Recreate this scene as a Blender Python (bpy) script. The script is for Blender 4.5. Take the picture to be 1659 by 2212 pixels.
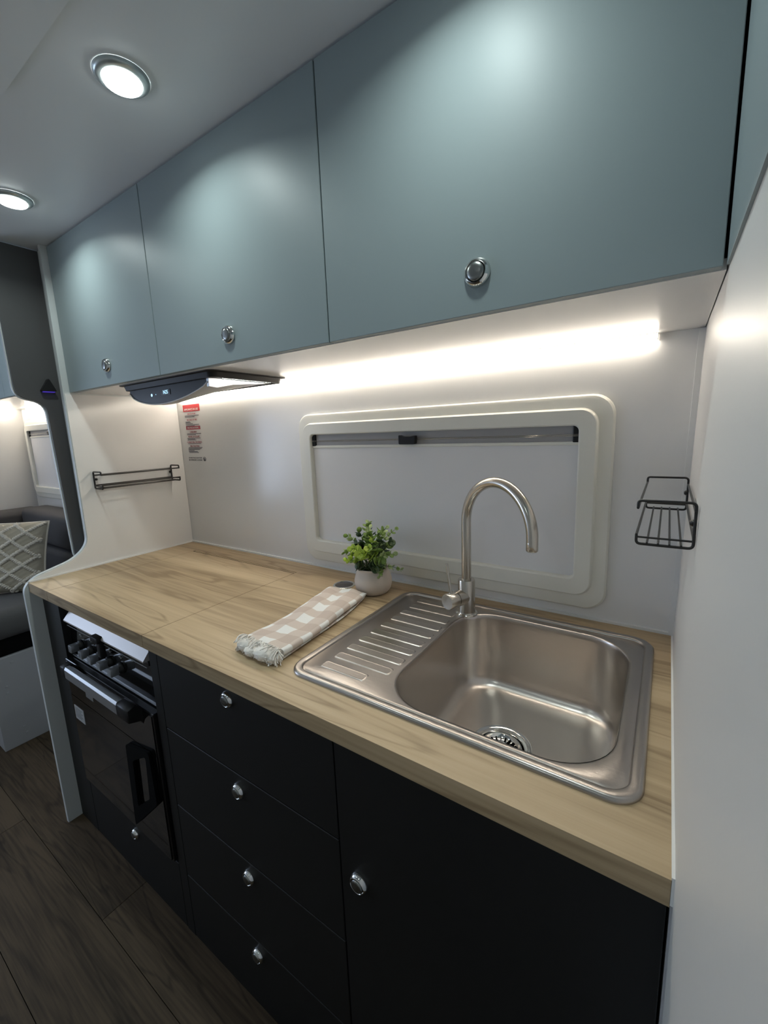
import bpy, bmesh, math, random
from mathutils import Vector, Matrix
random.seed(7)
C = bpy.context.scene.collection
SC = bpy.context.scene
for o in list(bpy.data.objects): bpy.data.objects.remove(o)

# ---------------------------------------------------------------- camera
R = [[0.8346617, 0.5495748, -0.0361575], [0.0639581, -0.1619229, -0.9847286], [-0.5470367, 0.8196026, -0.1703006]]
cd = bpy.data.cameras.new('camera'); cam = bpy.data.objects.new('camera', cd); C.objects.link(cam)
cd.sensor_fit = 'VERTICAL'; cd.sensor_height = 36; cd.sensor_width = 27
cd.lens = 904.176 * 36 / 2212
cd.shift_x = -(841.627 - 829.5) / 2212; cd.shift_y = (1087.81 - 1106) / 2212
cd.clip_start = 0.005
cam.matrix_world = Matrix(((R[0][0], -R[1][0], -R[2][0], -0.030628), (R[0][1], -R[1][1], -R[2][1], -1.001818),
                           (R[0][2], -R[1][2], -R[2][2], 1.342657), (0, 0, 0, 1)))
SC.camera = cam
# ---------------------------------------------------------------- world, light levels, exposure
w = bpy.data.worlds.new('world'); SC.world = w; w.use_nodes = True
w.node_tree.nodes['Background'].inputs[0].default_value = (0.6, 0.7, 0.9, 1)
w.node_tree.nodes['Background'].inputs[1].default_value = 0.3
DOWNLIGHT = 0.95; LENS = 9.0; STRIP = 21.0; DAYLIGHT = 4.5; HOODLED = 38.0
SC.view_settings.view_transform = 'Standard'; SC.view_settings.look = 'None'
SC.view_settings.exposure = 0.2; SC.view_settings.gamma = 1.0; SC.view_settings.use_curve_mapping = False

# ---------------------------------------------------------------- materials
def mat(name, col, rough=0.5, metal=0.0, spec=0.5, emit=None, estr=0, coat=0, bump=None, var=None, trans=0, aniso=0):
    m = bpy.data.materials.new(name); m.use_nodes = True
    nt = m.node_tree; b = nt.nodes['Principled BSDF']
    b.inputs['Base Color'].default_value = (*col, 1); b.inputs['Roughness'].default_value = rough
    b.inputs['Metallic'].default_value = metal; b.inputs['Specular IOR Level'].default_value = spec
    b.inputs['Coat Weight'].default_value = coat
    if aniso: b.inputs['Anisotropic'].default_value = aniso
    if trans: b.inputs['Transmission Weight'].default_value = trans
    if emit:
        b.inputs['Emission Color'].default_value = (*emit, 1); b.inputs['Emission Strength'].default_value = estr
    if bump or var:
        tc = nt.nodes.new('ShaderNodeNewGeometry'); mp = nt.nodes.new('ShaderNodeMapping')
        nt.links.new(tc.outputs['Position'], mp.inputs['Vector'])
        n = nt.nodes.new('ShaderNodeTexNoise'); nt.links.new(mp.outputs[0], n.inputs['Vector'])
        s = (bump or var)
        n.inputs['Scale'].default_value = s[0]; n.inputs['Detail'].default_value = 4
        if len(s) > 2: mp.inputs['Scale'].default_value = s[2]
        if bump:
            bp = nt.nodes.new('ShaderNodeBump'); bp.inputs['Strength'].default_value = bump[1]; bp.inputs['Distance'].default_value = 0.002
            nt.links.new(n.outputs['Fac'], bp.inputs['Height']); nt.links.new(bp.outputs[0], b.inputs['Normal'])
        if var:
            rr = nt.nodes.new('ShaderNodeValToRGB'); e = rr.color_ramp.elements
            e[0].position = 0.3; e[1].position = 0.7
            e[0].color = (*[c * (1 - var[1]) for c in col], 1); e[1].color = (*[min(1, c * (1 + var[1])) for c in col], 1)
            nt.links.new(n.outputs['Fac'], rr.inputs[0]); nt.links.new(rr.outputs[0], b.inputs['Base Color'])
    return m

def wood(name, cols, rough, grain=(.85, 9.0, 9.0), ringf=34.0, rnd=False, fine=0.35, ringk=.16):
    m = bpy.data.materials.new(name); m.use_nodes = True
    nt = m.node_tree; N = nt.nodes; L = nt.links; b = N['Principled BSDF']
    g = N.new('ShaderNodeNewGeometry'); vec = g.outputs['Position']
    if rnd:
        oi = N.new('ShaderNodeObjectInfo'); mu = N.new('ShaderNodeVectorMath'); mu.operation = 'SCALE'
        cx = N.new('ShaderNodeCombineXYZ'); L.new(oi.outputs['Random'], cx.inputs[0]); L.new(oi.outputs['Random'], cx.inputs[1])
        L.new(cx.outputs[0], mu.inputs[0]); mu.inputs['Scale'].default_value = 37
        ad = N.new('ShaderNodeVectorMath'); ad.operation = 'ADD'; L.new(vec, ad.inputs[0]); L.new(mu.outputs[0], ad.inputs[1]); vec = ad.outputs[0]
    mp = N.new('ShaderNodeMapping'); mp.inputs['Scale'].default_value = grain; L.new(vec, mp.inputs['Vector'])
    n1 = N.new('ShaderNodeTexNoise'); n1.inputs['Scale'].default_value = 1.0; n1.inputs['Detail'].default_value = 2.5
    n1.inputs['Distortion'].default_value = 0.6; L.new(mp.outputs[0], n1.inputs['Vector'])
    ml = N.new('ShaderNodeMath'); ml.operation = 'MULTIPLY'; ml.inputs[1].default_value = ringf; L.new(n1.outputs['Fac'], ml.inputs[0])
    sn = N.new('ShaderNodeMath'); sn.operation = 'SINE'; L.new(ml.outputs[0], sn.inputs[0])
    mp2 = N.new('ShaderNodeMapping'); mp2.inputs['Scale'].default_value = (grain[0] * 4, grain[1] * 16, grain[2] * 16); L.new(vec, mp2.inputs['Vector'])
    n2 = N.new('ShaderNodeTexNoise'); n2.inputs['Scale'].default_value = 1.0; n2.inputs['Detail'].default_value = 5; L.new(mp2.outputs[0], n2.inputs['Vector'])
    mp3 = N.new('ShaderNodeMapping'); mp3.inputs['Scale'].default_value = (grain[0] * .9, grain[1] * 1.3, grain[2] * 1.3); L.new(vec, mp3.inputs['Vector'])
    n3 = N.new('ShaderNodeTexNoise'); n3.inputs['Scale'].default_value = 1.0; n3.inputs['Detail'].default_value = 3; L.new(mp3.outputs[0], n3.inputs['Vector'])
    # value = n3*0.5 + n2*fine + ring*0.12
    def mad(a, k, c):
        x = N.new('ShaderNodeMath'); x.operation = 'MULTIPLY_ADD'; L.new(a, x.inputs[0]); x.inputs[1].default_value = k
        if isinstance(c, float): x.inputs[2].default_value = c
        else: L.new(c, x.inputs[2])
        return x.outputs[0]
    v = mad(n3.outputs['Fac'], 0.75, -0.05); v = mad(n2.outputs['Fac'], fine, v); 
    pw_ = N.new('ShaderNodeMath'); pw_.operation = 'POWER'; hf = N.new('ShaderNodeMath'); hf.operation = 'MULTIPLY_ADD'; hf.inputs[1].default_value = .5; hf.inputs[2].default_value = .5
    L.new(sn.outputs[0], hf.inputs[0]); L.new(hf.outputs[0], pw_.inputs[0]); pw_.inputs[1].default_value = 14
    v = mad(pw_.outputs[0], -ringk, v); v = mad(sn.outputs[0], 0.03, v)
    rr = N.new('ShaderNodeValToRGB'); L.new(v, rr.inputs[0])
    e = rr.color_ramp.elements
    if rnd: b.inputs['Specular IOR Level'].default_value = .25
    e[0].position = 0.28; e[0].color = (*cols[0], 1); e[1].position = 0.72; e[1].color = (*cols[2], 1)
    k = e.new(0.48); k.color = (*cols[1], 1)
    L.new(rr.outputs[0], b.inputs['Base Color']); b.inputs['Roughness'].default_value = rough
    bp = N.new('ShaderNodeBump'); bp.inputs['Strength'].default_value = 0.12; bp.inputs['Distance'].default_value = 0.001
    L.new(n2.outputs['Fac'], bp.inputs['Height']); L.new(bp.outputs[0], b.inputs['Normal'])
    return m

M = dict(
    splash=mat('gloss_white_laminate', (.79, .785, .775), .19, bump=(3, .04)),
    wallw=mat('white_wall_laminate', (.665, .66, .65), .42, bump=(160, .05)),
    ceil=mat('white_ceiling', (.78, .79, .80), .34, bump=(2.5, .05)),
    teal=mat('teal_door_laminate', (.285, .338, .345), .44, spec=.29, bump=(300, .02)),
    dark=mat('dark_grey_laminate', (.075, .073, .074), .5),
    panel=mat('grey_teal_panel', (.62, .645, .64), .45),
    edge=mat('pale_edge_banding', (.62, .64, .63), .4),
    black=mat('charcoal_cabinet_laminate', (.0072, .0072, .0071), .52, spec=.42),
    gapb=mat('black_cavity', (.003, .003, .003), .8, spec=.08),
    wood=wood('oak_laminate', ((.255, .175, .095), (.45, .335, .20), (.57, .44, .28)), .42),
    floor=wood('dark_oak_vinyl', ((.013, .0088, .0048), (.038, .0255, .0142), (.080, .055, .032)), .6, grain=(1.6, 9, 9), ringf=38, rnd=True, fine=.6),
    steel=mat('brushed_stainless_steel', (.41, .382, .358), .30, 1.0, bump=(30, .06, (1, 14, 14))),
    bowl=mat('satin_stainless_steel', (.66, .61, .565), .29, 1.0, bump=(30, .10, (1, 1, 10))),
    nickel=mat('brushed_nickel', (.60, .56, .50), .22, 1.0),
    chrome=mat('polished_chrome', (.75, .75, .73), .08, 1.0),
    knobc=mat('brushed_knob_cap', (.28, .29, .28), .3, 1.0),
    frame=mat('cream_window_plastic', (.80, .79, .72), .42),
    blind=mat('grey_blind_fabric', (.80, .795, .80), .7, bump=(6, .12)),
    cass=mat('grey_blind_cassette', (.36, .35, .35), .5),
    blackpl=mat('black_plastic', (.012, .0115, .012), .4, spec=.3),
    wire=mat('black_wire', (.012, .011, .010), .35),
    glassb=mat('black_oven_glass', (.004, .004, .004), .06, coat=.5),
    enamel=mat('black_enamel', (.008, .008, .009), .2),
    silver=mat('silver_grey_metal', (.55, .56, .57), .42, 1.0),
    hobrim=mat('pale_hob_rim', (.50, .46, .44), .3, .2),
    knobg=mat('grey_oven_knob', (.30, .31, .33), .3, .5),
    hood=mat('dark_hood_plastic', (.02, .018, .018), .5, spec=.2),
    hoodw=mat('white_hood_plastic', (.62, .61, .60), .35),
    fascia=mat('dark_hood_fascia', (.006, .005, .005), .35, spec=.25), filt=mat('grey_filter_plate', (.3, .3, .3), .5),
    capm=mat('dark_spun_steel', (.20, .18, .18), .22, 1.0),
    disp=mat('display_glow', (.1, .2, .3), .4, emit=(.45, .75, 1), estr=1.3),
    dispb=mat('dark_display_window', (.012, .018, .03), .2),
    bluel=mat('blue_glow', (.05, .03, .3), .4, emit=(.12, .06, .8), estr=.35),
    led=mat('warm_white_led', (1, .95, .88), .4, emit=(1, .90, .76), estr=STRIP),
    hled=mat('cool_white_led', (1, 1, 1), .4, emit=(1, .98, .95), estr=HOODLED),
    lamp=mat('downlight_diffuser', (1, 1, 1), .4, emit=(.91, 1.0, .98), estr=LENS),
    lampring=mat('downlight_ring', (.55, .6, .6), .25, .5),
    bead=mat('white_silicone', (.8, .8, .79), .35),
    pot=mat('matt_blush_ceramic', (.60, .53, .47), .6, bump=(60, .1)),
    soil=mat('dark_moss', (.03, .035, .015), .9, bump=(200, .6)),
    stem=mat('plant_stem', (.10, .16, .05), .6),
    leafy=mat('bright_lime_leaf', (.46, .62, .08), .45, var=(80, .25)),
    leafm=mat('green_leaf', (.23, .35, .08), .45, var=(80, .3)),
    leafd=mat('dark_green_leaf', (.045, .085, .030), .45, var=(80, .3)),
    leafp=mat('pale_green_leaf', (.42, .54, .24), .5, var=(80, .2)),
    fringe=mat('cream_cotton_fringe', (.80, .76, .71), .9),
    fringep=mat('beige_cotton_fringe', (.50, .38, .30), .9),
    sofa=mat('charcoal_upholstery', (.060, .057, .058), .75, bump=(500, .25)),
    seatf=mat('grey_seat_upholstery', (.085, .082, .080), .8, bump=(500, .25)),
    knit=mat('cream_knit', (.43, .38, .295), .95, bump=(700, .35)),
    braid=mat('cream_braid', (.68, .62, .53), .95, bump=(900, .35)),
    box=mat('grey_bench_laminate', (.36, .36, .365), .5),
    red=mat('red_print', (.60, .035, .045), .4), redt=mat('dark_red_print', (.38, .05, .08), .4), ink=mat('grey_print', (.09, .09, .11), .4),
    paper=mat('white_print', (.8, .78, .76), .4), label=mat('silver_label', (.45, .45, .45), .4),
    daylight=mat('daylit_pane', (.7, .8, 1), .3, emit=(.62, .76, 1.0), estr=DAYLIGHT),
)

def gingham():
    m = bpy.data.materials.new('beige_gingham'); m.use_nodes = True
    nt = m.node_tree; N = nt.nodes; L = nt.links; b = N['Principled BSDF']; b.inputs['Roughness'].default_value = .9
    uv = N.new('ShaderNodeUVMap'); sp = N.new('ShaderNodeSeparateXYZ'); L.new(uv.outputs[0], sp.inputs[0])
    def stripe(o):
        f = N.new('ShaderNodeMath'); f.operation = 'FRACT'; L.new(o, f.inputs[0])
        g = N.new('ShaderNodeMath'); g.operation = 'GREATER_THAN'; g.inputs[1].default_value = .5; L.new(f.outputs[0], g.inputs[0]); return g.outputs[0]
    a = N.new('ShaderNodeMath'); a.operation = 'ADD'; L.new(stripe(sp.outputs[0]), a.inputs[0]); L.new(stripe(sp.outputs[1]), a.inputs[1])
    h = N.new('ShaderNodeMath'); h.operation = 'MULTIPLY'; h.inputs[1].default_value = .5; L.new(a.outputs[0], h.inputs[0])
    r = N.new('ShaderNodeValToRGB'); r.color_ramp.interpolation = 'CONSTANT'; e = r.color_ramp.elements
    e[0].position = 0; e[0].color = (.80, .79, .77, 1); e[1].position = .3; e[1].color = (.62, .53, .47, 1)
    k = e.new(.8); k.color = (.55, .45, .39, 1)
    L.new(h.outputs[0], r.inputs[0]); L.new(r.outputs[0], b.inputs['Base Color'])
    g = N.new('ShaderNodeNewGeometry'); n = N.new('ShaderNodeTexNoise'); n.inputs['Scale'].default_value = 900; L.new(g.outputs['Position'], n.inputs['Vector'])
    bp = N.new('ShaderNodeBump'); bp.inputs['Strength'].default_value = .3; bp.inputs['Distance'].default_value = .0008
    L.new(n.outputs['Fac'], bp.inputs['Height']); L.new(bp.outputs[0], b.inputs['Normal'])
    return m
M['gingham'] = gingham()

# ---------------------------------------------------------------- mesh helpers (world coordinates)
def nb(): return bmesh.new()
def box(bm, x0, x1, y0, y1, z0, z1, bev=0, seg=2):
    t = bmesh.new(); bmesh.ops.create_cube(t, size=1)
    for v in t.verts: v.co = Vector(((x0 + x1) / 2 + v.co.x * abs(x1 - x0), (y0 + y1) / 2 + v.co.y * abs(y1 - y0), (z0 + z1) / 2 + v.co.z * abs(z1 - z0)))
    if bev: bmesh.ops.bevel(t, geom=t.edges[:], offset=bev, segments=seg, affect='EDGES', profile=.5)
    merge(bm, t); return bm
def merge(bm, t, mx=None):
    if mx is not None: t.transform(mx)
    me = bpy.data.meshes.new('tmp'); t.to_mesh(me); t.free(); bm.from_mesh(me); bpy.data.meshes.remove(me)
def prism(bm, pts, axis, a0, a1, bev=0):
    """polygon pts extruded along axis (0 x: pts are y,z; 1 y: pts are x,z; 2 z: pts are x,y)"""
    t = bmesh.new()
    def P(p, a): return ((a, p[0], p[1]), (p[0], a, p[1]), (p[0], p[1], a))[axis]
    lo = [t.verts.new(P(p, a0)) for p in pts]; hi = [t.verts.new(P(p, a1)) for p in pts]; n = len(pts)
    t.faces.new(lo); t.faces.new(hi[::-1])
    for i in range(n): t.faces.new((lo[i], hi[i], hi[(i + 1) % n], lo[(i + 1) % n]))
    bmesh.ops.recalc_face_normals(t, faces=t.faces[:])
    if bev: bmesh.ops.bevel(t, geom=t.edges[:], offset=bev, segments=1, affect='EDGES')
    merge(bm, t); return bm
def rrect(x0, x1, y0, y1, r, n=6):
    p = []
    for cx, cy, a in ((x1 - r, y1 - r, 0), (x0 + r, y1 - r, 90), (x0 + r, y0 + r, 180), (x1 - r, y0 + r, 270)):
        for i in range(n + 1):
            t = math.radians(a + 90 * i / n); p.append((cx + r * math.cos(t), cy + r * math.sin(t)))
    return p
def loft(bm, loops, cap0=False, cap1=False, close=True):
    t = bmesh.new(); V = [[t.verts.new(p) for p in lp] for lp in loops]; n = len(loops[0])
    for a, b in zip(V, V[1:]):
        for i in range(n if close else n - 1):
            try: t.faces.new((a[i], a[(i + 1) % n], b[(i + 1) % n], b[i]))
            except ValueError: pass
    if cap0: t.faces.new(V[0][::-1])
    if cap1: t.faces.new(V[-1])
    bmesh.ops.recalc_face_normals(t, faces=t.faces[:])
    merge(bm, t); return bm
def frame_of(d):
    d = d.normalized(); u = d.orthogonal().normalized(); return u, d.cross(u)
def tube(bm, pts, r, n=8, caps=True):
    pts = [Vector(p) for p in pts]; rs = r if isinstance(r, (list, tuple)) else [r] * len(pts)
    loops = []; u = None
    for i, p in enumerate(pts):
        d = (pts[min(i + 1, len(pts) - 1)] - pts[max(i - 1, 0)]).normalized()
        if u is None: u, _ = frame_of(d)
        u = (u - d * u.dot(d)).normalized(); v = d.cross(u)
        loops.append([p + (u * math.cos(2 * math.pi * k / n) + v * math.sin(2 * math.pi * k / n)) * rs[i] for k in range(n)])
    return loft(bm, loops, caps, caps)
def cyl(bm, a, b, r, n=24, r2=None): return tube(bm, [a, b], [r, r if r2 is None else r2], n)
def lathe(bm, prof, c, axis=(0, 0, 1), n=32, cap0=False, cap1=False):
    ax = Vector(axis).normalized(); u, v = frame_of(ax); c = Vector(c)
    return loft(bm, [[c + ax * h + (u * math.cos(2 * math.pi * k / n) + v * math.sin(2 * math.pi * k / n)) * rr for k in range(n)] for rr, h in prof], cap0, cap1)
def fillet(pts, r, n=5):
    """round the inner corners of an open 3d polyline"""
    P = [Vector(p) for p in pts]; out = [P[0]]
    for a, b, c in zip(P, P[1:], P[2:]):
        d1 = (a - b); d2 = (c - b); rr = min(r, d1.length * .45, d2.length * .45)
        s = b + d1.normalized() * rr; e = b + d2.normalized() * rr
        for i in range(n + 1):
            t = i / n; out.append(s * (1 - t) ** 2 + b * 2 * t * (1 - t) + e * t * t)
    return out + [P[-1]]
def fillet2(pts, rs, n=6):
    """round corners of a closed 2d polygon; rs radius per vertex"""
    out = []; m = len(pts)
    for i in range(m):
        a, b, c = Vector(pts[i - 1]), Vector(pts[i]), Vector(pts[(i + 1) % m]); r = rs[i]
        if r <= 0: out.append(tuple(b)); continue
        d1 = (a - b); d2 = (c - b); rr = min(r, d1.length * .49, d2.length * .49)
        s = b + d1.normalized() * rr; e = b + d2.normalized() * rr
        for k in range(n + 1):
            t = k / n; out.append(tuple(s * (1 - t) ** 2 + b * 2 * t * (1 - t) + e * t * t))
    return out

def link(name, bm, m, parent=None, origin=None, smooth=None, kind=None, label=None):
    org = Vector(origin) if origin is not None else (Vector(parent['_o']) if parent is not None and '_o' in parent else Vector((0, 0, 0)))
    bmesh.ops.translate(bm, verts=bm.verts[:], vec=-org)
    me = bpy.data.meshes.new(name); bm.to_mesh(me); bm.free()
    for mm in (m if isinstance(m, (list, tuple)) else [m]): me.materials.append(M[mm])
    if smooth:
        for p in me.polygons: p.use_smooth = True
        me.set_sharp_from_angle(angle=math.radians(smooth))
    o = bpy.data.objects.new(name, me); C.objects.link(o)
    if parent is not None: o.parent = parent; ORG[o.name] = org
    else: o.location = org
    ORG[o.name] = org
    o['_o'] = list(org)
    if kind: o['kind'] = kind
    if label: o['label'] = label
    return o
ORG = {}
def thing(name, loc, label, cat, group=None):
    o = bpy.data.objects.new(name, None); o.empty_display_size = .02; C.objects.link(o); o.location = loc; o['_o'] = list(loc)
    tag(o, label, cat, group); return o
def tag(o, label, cat, group=None):
    o['label'] = label; o['category'] = cat
    if group: o['group'] = group
    return o
def struct(name, bm, m, smooth=None, parent=None): return link(name, bm, m, parent, kind=None if parent else 'structure', smooth=smooth)
def copytree(o, parent=None):
    c = o.copy(); C.objects.link(c)
    if parent is not None: c.parent = parent
    for ch in list(o.children): copytree(ch, c)
    return c
def text_bm(s, size, mx, depth=.0002, align='CENTER'):
    cu = bpy.data.curves.new('t', 'FONT'); cu.body = s; cu.size = size; cu.align_x = align; cu.align_y = 'CENTER'; cu.extrude = depth; cu.resolution_u = 2
    ob = bpy.data.objects.new('t', cu); C.objects.link(ob)
    dg = bpy.context.evaluated_depsgraph_get(); me = bpy.data.meshes.new_from_object(ob.evaluated_get(dg))
    bm = nb(); bm.from_mesh(me); bm.transform(mx)
    bpy.data.objects.remove(ob); bpy.data.curves.remove(cu); bpy.data.meshes.remove(me); return bm
FRONT = lambda x, y, z, sx=1.0: Matrix.Translation((x, y, z)) @ Matrix(((sx, 0, 0, 0), (0, 0, -1, 0), (0, 1, 0, 0), (0, 0, 0, 1)))  # text facing -y

# ================================================================ SETTING
ZC = 1.97; XF = -3.52; YF = -2.25
ZW = .9; YT = -.5745
struct('wall_back', box(nb(), XF - .1, .12, 0, .06, -.02, ZC + .05), 'splash')
prof = [(.002, -.02), (.002, .9), (.0135, 1.51), (.0135, ZC + .05), (.08, ZC + .05), (.08, -.02)]
struct('wall_right', prism(nb(), prof, 1, YF, 0), 'wallw')
struct('wall_left', box(nb(), XF - .06, XF, YF, 0, -.02, ZC + .05), 'wallw')
struct('wall_front', box(nb(), XF - .06, .08, YF - .06, YF, -.02, ZC + .05), 'wallw')
struct('ceiling', box(nb(), XF - .06, .08, YF, 0, ZC, ZC + .05), 'ceil')
struct('trim_1', prism(nb(), [(-.376, 1.51), (YF + .2, 1.51), (YF + .2, ZC - .001), (-.376, ZC - .001)], 0, .0105, .014), 'teal')
# roof hatch surround on the ceiling
hs = thing('roof_hatch', (-.75, -1.0, 1.955), 'square white roof hatch surround on the ceiling beyond the downlights', 'roof hatch')
link('surround', loft(nb(), [[(x, y, z) for x, y in rrect(-.75 - a, -.75 + a, -.99 - a * 1.0, -.99 + a * 1.0, .03)] for a, z in ((.345, ZC), (.34, ZC - .010), (.27, ZC - .014), (.26, ZC - .002), (.26, ZC))], False, False), 'ceil', hs, smooth=40)
link('blind_panel', box(nb(), -.75 - .258, -.75 + .258, -.99 - .258, -.99 + .258, ZC - .004, ZC), 'ceil', hs)
# floor : planks
fl = struct('floor', box(nb(), XF, .05, YF, 0, -.03, -.004), 'gapb')
def plank_rows():
    meshes = {}
    y = -.485; r = 0
    offs = [-.69, -1.29 + .0, -.72, -1.50, -.40, -1.10, -.2, -.9, -1.6, -.5, -1.3]
    offs[1] = -1.9 + 1.2
    rows = [(-.667, -.485, -1.29), (-.85, -.667, -1.9), (-1.033, -.85, -1.45), (-1.216, -1.033, -.9), (-1.4, -1.216, -1.7), (-1.583, -1.4, -1.2), (-1.766, -1.583, -.7), (-1.95, -1.766, -1.5), (-2.133, -1.95, -1.0), (YF, -2.133, -1.8), (-.485, -.302, -1.7), (-.302, -.12, -1.1), (-.12, 0, -1.9)]
    for y0, y1, xs in rows:
        xe = xs
        while xe < .05: xe += 1.22
        while xe > XF:
            a = max(xe - 1.22, XF); b = min(xe, .05)
            if b - a > .02:
                link('floor_plank', box(nb(), a + .0008, b - .0008, y0 + .0008, y1 - .0008, -.006, 0), 'floor', fl)
            xe -= 1.22
plank_rows()

# partition / end panel : side profile (y,z)
def side_profile(front, topz, off=0.0):
    pts = [(0, 0), (-.588 + off, 0), (-.588 + off, .885 - off), (-.555, .914 - off), (-.440, .942 - off), (-.392 + off, .985 - off), (-.390 + off, topz), (0, topz)]
    return fillet2(pts, [0, 0, .03, .03, .06, .06, 0, 0])
ep = thing('end_panel', (-1.755, -.29, 0), 'tall grey green end panel with curved cutout left of the worktop', 'partition panel')
link('board', prism(nb(), side_profile(-.588, ZC - .001), 0, -1.7565, -1.7415), 'panel', ep, smooth=25)
lin = [(-.001, .9005), (-.573, .9005), (-.577, .9025), (-.550, .911), (-.438, .940), (-.390, .984), (-.388, 1.505), (-.001, 1.505)]
lin = fillet2(lin, [0, 0, 0, .02, .055, .05, 0, 0])
link('lining', prism(nb(), lin, 0, -1.7415, -1.7385), 'splash', ep, label='glossy white lining above the worktop')
dp = thing('partition', (-1.80, -.4, .9), 'dark grey overhead partition with curved lower edge between kitchen and dinette', 'partition panel')
dpts = fillet2([(-.002, 1.965), (-.505, 1.965), (-.503, 1.495), (-.425, 1.482), (-.414, .93), (-.38, .90), (-.002, .90)], [0, 0, .055, .05, .04, .01, 0])
link('board', prism(nb(), dpts, 0, -1.808, -1.80), 'dark', dp, smooth=25)
link('core', box(nb(), -1.80, -1.757, -.378, -.002, .905, 1.965), 'panel', dp)
dptw = fillet2([(-.002, 1.967), (-.508, 1.967), (-.506, 1.492), (-.427, 1.479), (-.417, .93), (-.384, .897), (-.002, .897)], [0, 0, .055, .05, .04, .01, 0])
link('edge_banding', prism(nb(), dptw, 0, -1.818, -1.808), 'edge', dp, smooth=25)
tl = thing('reading_light', (-1.80, -.413, 1.53), 'small black triangular light with a blue glow on the dark partition', 'light')
link('housing', prism(nb(), fillet2([(-.437, 1.516), (-.392, 1.516), (-.411, 1.560)], [.006] * 3), 0, -1.800, -1.782, bev=.001), 'blackpl', tl, smooth=40)
link('glow_strip', box(nb(), -1.797, -1.784, -.430, -.398, 1.5135, 1.516), 'bluel', tl)

# sealant beads
sb = nb(); box(sb, -1.738, 0, -.006, 0, .9, .9058); box(sb, -1.7385, -1.7330, -.572, -.004, .9, .9045)
link('trim_2', sb, 'bead', kind='structure'); 
sb = nb(); box(sb, -.0008, .0026, YT, 0, .87, .903); prism(sb, [(.0025, .9), (.0145, 1.51), (.0155, 1.51), (.0035, .9)], 1, -.03, 0); 
prism(sb, [(0, .90), (-.012, .90), (.0035, .90)], 1, -.001, 0); prism(sb, [(-.006, .903), (.004, .903), (.0155, 1.508), (.003, 1.508)], 1, -.009, 0)
link('trim_3', sb, 'bead', kind='structure')

# ================================================================ WORKTOP
def slab(cellsx, cellsy, hole, z0, z1):
    bm = nb(); vt = {}
    def V(x, y, z):
        k = (round(x, 5), round(y, 5), z)
        if k not in vt: vt[k] = bm.verts.new((x, y, z))
        return vt[k]
    on = lambda i, j: 0 <= i < len(cellsx) - 1 and 0 <= j < len(cellsy) - 1 and not hole((cellsx[i] + cellsx[i + 1]) / 2, (cellsy[j] + cellsy[j + 1]) / 2)
    for i in range(len(cellsx) - 1):
        for j in range(len(cellsy) - 1):
            if not on(i, j): continue
            a, b, c, d = cellsx[i], cellsx[i + 1], cellsy[j], cellsy[j + 1]
            bm.faces.new((V(a, c, z1), V(b, c, z1), V(b, d, z1), V(a, d, z1))); bm.faces.new((V(a, d, z0), V(b, d, z0), V(b, c, z0), V(a, c, z0)))
            for (di, dj, p, q) in ((-1, 0, (a, d), (a, c)), (1, 0, (b, c), (b, d)), (0, -1, (a, c), (b, c)), (0, 1, (b, d), (a, d))):
                if not on(i + di, j + dj): bm.faces.new((V(*p, z0), V(*q, z0), V(*q, z1), V(*p, z1)))
    return bm
HX0, HX1, HY = -1.586, -1.0165, -.085
def hole(x, y): return (HX0 < x < HX1 and y < HY) or (-.44 < x < -.052 and -.495 < y < -.08)
wt = slab([-1.7385, HX0, HX1, -.44, -.052, -.0005], [YT, -.495, HY - .0, -.08, -.0005], hole, .868, .9)
wt = link('worktop', wt, 'wood'); tag(wt, 'oak-look laminate worktop with square front edge running under the window', 'worktop')
hc = thing('hob_cover', (-1.3, -.33, .868), 'separate lift-out oak-look board covering the hob, cut into the worktop', 'cover')
link('lid', box(nb(), HX0 + .0017, HX1 - .0017, YT, HY - .012, .868, .9), 'wood', hc)
link('hinge_strip', box(nb(), HX0 + .004, HX1 - .002, HY - .0085, HY - .0015, .88, .8995), 'wood', hc)
b = nb(); box(b, HX0 + .0001, HX0 + .0016, YT + .0005, HY, .8685, .8997); box(b, HX1 - .0016, HX1 - .0001, YT + .0005, HY, .8685, .8997); box(b, HX0 + .0016, HX1 - .0016, HY - .0015, HY - .0001, .8685, .8996); box(b, HX0 + .0016, HX1 - .0016, HY - .012, HY - .0085, .8685, .8996)
link('gap_shade', b, 'gapb', hc, kind='stuff')  # nearly flush black strips stand in for the shade inside the lid gap

# ================================================================ SINK
sx0, sx1, sy0, sy1 = -.612, -.028, -.511, -.055
sk = thing('sink', (-.32, -.283, .75), 'stainless steel sink with ribbed drainboard set into the worktop', 'sink')
bm = nb(); ZR = .907; ZD = .9035
NB = 10
def L3(d, z, r): return [(x, y, z) for x, y in rrect(sx0 + d, sx1 - d, sy0 + d, sy1 - d, max(r, .004), NB)]
bx0, bx1, by0, by1 = -.418, -.064, -.483, -.092
def B3(d, z, r): return [(x, y, z) for x, y in rrect(bx0 + d, bx1 - d, by0 + d, by1 - d, r, NB)]
loops = [L3(0, .9, .040), L3(.0006, .9035, .039), L3(.003, ZR - .0008, .038), L3(.0055, ZR, .036), L3(.0135, ZR - .0002, .030), L3(.0152, ZR - .0010, .029), L3(.0166, ZD - .0006, .027), L3(.0182, ZD - .0006, .026), L3(.0198, ZD + .0006, .025)]
link('deck', loft(bm, loops + [B3(-.0035, ZD + .0006, .090), B3(-.0015, ZD + .0002, .088), B3(.001, ZD - .002, .086)]), 'steel', sk, smooth=60)
bm = nb()
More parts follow.
